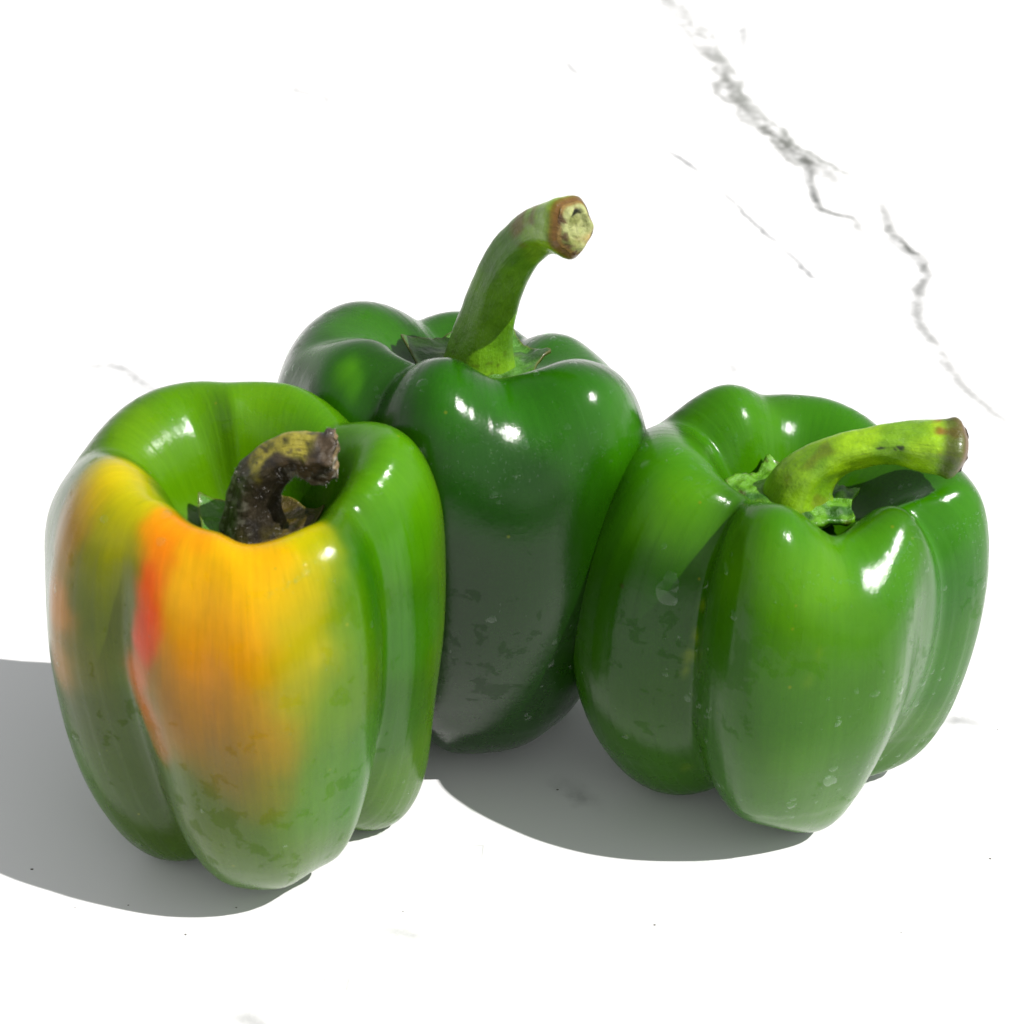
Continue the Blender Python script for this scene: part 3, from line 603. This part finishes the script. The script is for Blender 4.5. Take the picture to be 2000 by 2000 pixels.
def scatter_water(X, centre, n, seed, label, grp, clusters):
    rng = random.Random(seed); N = surf_normals(X)
    vs, fs = [], []
    cnt = 0
    nth, ns = X.shape[:2]
    tries = 0
    while cnt < n and tries < n * 30:
        tries += 1
        i = rng.randrange(nth); j = rng.randrange(int(ns * .16), int(ns * .80))
        P = X[i, j]; nn = N[i, j]
        if nn[1] > .35 and nn[2] < .5: continue
        if nn[2] < -.75: continue
        if nz(P, .7, seed) < -.05 + .25 * rng.random(): continue
        r = .018 + .075 * rng.random() ** 3.2
        h = r * rng.uniform(.25, .45)
        v, f = drop_geo(P, nn, r, rng.uniform(.8, 1.5), rng.uniform(0, 3), h, rng, 10, 3)
        b = len(vs); vs += v; fs += [tuple(q + b for q in ff) for ff in f]; cnt += 1
    # mist of tiny beads
    lim = int(ns * .62)
    for (pi, sd, m_) in clusters:
        for _ in range(m_):
            i = int((pi[0] + rng.gauss(0, sd[0])) % 360 / 360 * nth) % nth; zz = pi[1] + rng.gauss(0, sd[1])
            jj = [q for q in range(20, lim) if X[i, q, 2] >= zz]
            j = jj[0] if jj else int(np.argmax(X[i, :lim, 2]))
            r = rng.uniform(.014, .034); i2, j2 = (i + 1) % nth, j + 1; P0 = X[i, j] + (X[i2, j] - X[i, j]) * rng.random() + (X[i, j2] - X[i, j]) * rng.random()
            v, f = drop_geo(P0, N[i, j], r, 1, 0, r * .7, rng, 8, 3)
            b = len(vs); vs += v; fs += [tuple(q + b for q in ff) for ff in f]
    o = mesh_obj('water_droplets', [(p + Vector(centre)) * CM for p in vs], fs, M_WATER)
    o['kind'] = 'stuff'; o['label'] = label; o['category'] = 'water'
    return o

def single_drop(X, centre, px, r, aspect, ang, h, label, seed):
    """a drop on the surface point nearest to the given local direction (azimuth, height)"""
    az, z = px
    i = int((az % 360) / 360 * X.shape[0])
    j = int(np.argmin(np.abs(X[i, :int(X.shape[1] * .66), 2] - z) + (X[i, :int(X.shape[1] * .66), 0] < 1) * 9))
    N = surf_normals(X)
    v, f = drop_geo(X[i, j], N[i, j], r, aspect, ang, h, random.Random(seed), 26, 7)
    o = mesh_obj('water_drop', [(p + Vector(centre)) * CM for p in v], f, M_WATER)
    o['label'] = label; o['category'] = 'water drop'; o['group'] = 'large water drops on the peppers'
    return o

# ------------------------------------------------------------------ the three peppers
SPEC = {
 'left': dict(sp=.72, gain=(.68, .59, .05), label='half ripened bell pepper, green with yellow and orange patch and withered dark stem', base=(76, 128, 26), seed=2.0, wet=.5, ribs=(5, .07), rough=.02,
              lump=.10, streak=.30, bloom=.3),
 'mid': dict(gain=(.40, .38, .02), label='dark green bell pepper at the back with a long upright curved stem', base=(38, 100, 22), seed=5.0, wet=.66, ribs=(5, .055), rough=.012, lump=.10, streak=.2, bloom=.24),
 'right': dict(gain=(.50, .46, .02), label='glossy bright green bell pepper with a thick stem lying over its right shoulder', base=(62, 130, 22), seed=9.0, wet=.5, ribs=(4, .05), rough=.014, lump=.10, streak=.2, bloom=.24)}
SURF = {}
for key, S in SPEC.items():
    d = D[key]; c = d['c']
    root = bpy.data.objects.new('bell_pepper', None); col.objects.link(root)
    root.location = (c[0] * CM, c[1] * CM, 0)
    root['label'] = S['label']; root['category'] = 'bell pepper'; root['group'] = 'bell peppers standing on the marble'
    X, ts = pepper_surface(d)
    X = lumps(X, S['seed'], S['lump'])
    X[:, 0] = X[:, 0].mean(0); X[:, -1] = X[:, -1].mean(0)
    zmin = X[..., 2].min(); X[..., 2] -= zmin * (X[..., 2] < 1.5)
    SURF[key] = X
    V = X.reshape(-1, 3)
    sd = np.array(d['seeds'])  # skin colour plus painted light: mid and right shoulders lightened, mid body darkened
    wob = np.array([[nz(v, .9, 31), nz(v, .9, 47), nz(v, .9, 63)] for v in V]) * .14 + np.array([[nz(v, 3.2, 5), nz(v, 3.2, 15), nz(v, 3.2, 25)] for v in V]) * .09
    Vw = V + wob
    wsum = np.full(len(V), .06); acc = wsum[:, None] * lin(S['base'])
    for s in sd:  # left pepper's edge seeds hold its pale pink reflection over the orange
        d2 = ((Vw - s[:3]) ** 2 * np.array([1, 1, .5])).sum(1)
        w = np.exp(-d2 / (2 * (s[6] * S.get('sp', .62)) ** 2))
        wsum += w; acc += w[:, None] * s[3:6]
    pig_shade = acc / wsum[:, None]
    # merge poles
    verts = V; n, m = X.shape[:2]
    faces = [(i * m + j, ((i + 1) % n) * m + j, ((i + 1) % n) * m + j + 1, i * m + j + 1) for i in range(n) for j in range(m - 1)]
    body = mesh_obj('body', verts * CM, faces, skin_material('pepper_skin_' + {'left': 'ripening', 'mid': 'dark', 'right': 'bright'}[key], S['seed'], S['wet'], S['streak'], S['bloom'], S['gain']), root)
    th = np.arange(n) * 2 * math.pi / n
    flow = np.stack([np.repeat(np.cos(th) * 1.0, m), np.repeat(np.sin(th) * 1.0, m), np.tile(ts * .35, n)], 1)
    with_attrs(body, pig_shade, flow)
    build_stem(root, key, d, S['ribs'], S['rough'])
    s0 = d['stem'][1]
    if key == 'left':
        build_calyx(root, key, s0[0] + .05, 0, 7.15, [(150, 1.3, .42), (15, 1.25, .35), (85, 1.2, .3), (-60, 1.15, .25), (-125, 1.15, .2)], .07)
    elif key == 'mid':
        build_calyx(root, key, s0[0], 0, 8.44, [(165, 1.6, .5), (8, 1.45, .22), (-35, 1.35, .06), (60, 1.3, .2), (110, 1.3, .2), (-110, 1.3, .1)], .09, .07)
    else:
        build_calyx(root, key, s0[0], 0, 6.8, [(160, 1.45, .14), (112, 1.3, .2), (60, 1.2, .1), (5, 1.2, .1), (-40, 1.25, .08), (-110, 1.25, .05)], .17, .12)

def mould_fuzz(root):
    stem = next(o for o in root.children if o.name.startswith('stem'))
    me = stem.data; rng = random.Random(4); vs, fs = [], []
    n = len(me.vertices)
    for _ in range(1500):
        v = me.vertices[rng.randrange(n)]
        t = v.index / n; p = np.array(v.co) / CM
        under = v.normal.z < -.2 and t > .6
        low = .12 < t < .55 and nz(p, 3, 8) > -.15
        tip = t > .965
        if not (under or low or tip): continue
        L = rng.uniform(.03, .08) * (.7 if low else 1)
        P = Vector(p); d = (v.normal + Vector((rng.gauss(0, .7), rng.gauss(0, .7), rng.gauss(0, .7)))).normalized()
        e = d.orthogonal().normalized() * .0035; bend = Vector((rng.gauss(0, .4), rng.gauss(0, .4), -.3)) * L
        b = len(vs)
        vs += [P - e, P + e, P + d * L * .6 + e * .6 + bend * .2, P + d * L * .6 - e * .6 + bend * .2, P + d * L + bend * .6]
        fs += [(b, b + 1, b + 2, b + 3), (b + 3, b + 2, b + 4)]
    k = NT('mould_white'); k.b.inputs['Base Color'].default_value = (.30, .29, .27, 1); k.b.inputs['Roughness'].default_value = .9
    o = mesh_obj('mould_fuzz', [v * CM for v in vs], fs, k.m, stem, smooth=False)
    o['kind'] = 'stuff'
mould_fuzz([o for o in col.objects if o.name == 'bell_pepper'][0])

def ctr(k): return (D[k]['c'][0], D[k]['c'][1], 0)
scatter_water(SURF['mid'], ctr('mid'), 330, 11, 'tiny water droplets beading on the dark green pepper at the back', '', [((-80, 8.1), (12, .35), 150), ((-50, 8.0), (6, .3), 40)])
scatter_water(SURF['right'], ctr('right'), 380, 12, 'tiny water droplets beading on the bright green pepper on the right', '', [((-85, 6.9), (9, .35), 60), ((-52, 6.8), (8, .35), 110), ((-10, 6.4), (8, .3), 90)])
scatter_water(SURF['left'], ctr('left'), 70, 13, 'tiny water droplets on the lower edge of the ripening pepper', '', [((-68, 8.0), (8, .2), 50)])
for q, (key, az, z, r, asp, ang, lab) in enumerate(D['drops']):
    single_drop(SURF[key], ctr(key), (az, z), r, asp, ang, r * .22, lab, 40 + q)

# a few crumbs of dry leaf on the marble in front
rng = random.Random(3); vs, fs = [], []
for (x, y) in D['crumbs']:
    r = rng.uniform(.010, .024); b = len(vs); n = 7
    for q in range(n):
        a = q * 6.283 / n; rr = r * rng.uniform(.6, 1.2)
        vs.append((x + rr * math.cos(a) * 1.5, y + rr * math.sin(a), .001))
    vs.append((x, y, r * .6))
    fs += [(b + q, b + (q + 1) % n, b + n) for q in range(n)] + [tuple(b + q for q in range(n - 1, -1, -1))]
k = NT('dry_crumb'); k.b.inputs['Base Color'].default_value = (.05, .04, .025, 1); k.b.inputs['Roughness'].default_value = .8
o = mesh_obj('crumbs', [np.array(v) * CM for v in vs], fs, k.m, smooth=False)
o['kind'] = 'stuff'; o['label'] = 'tiny dark crumbs scattered on the marble around the peppers'; o['category'] = 'crumbs'
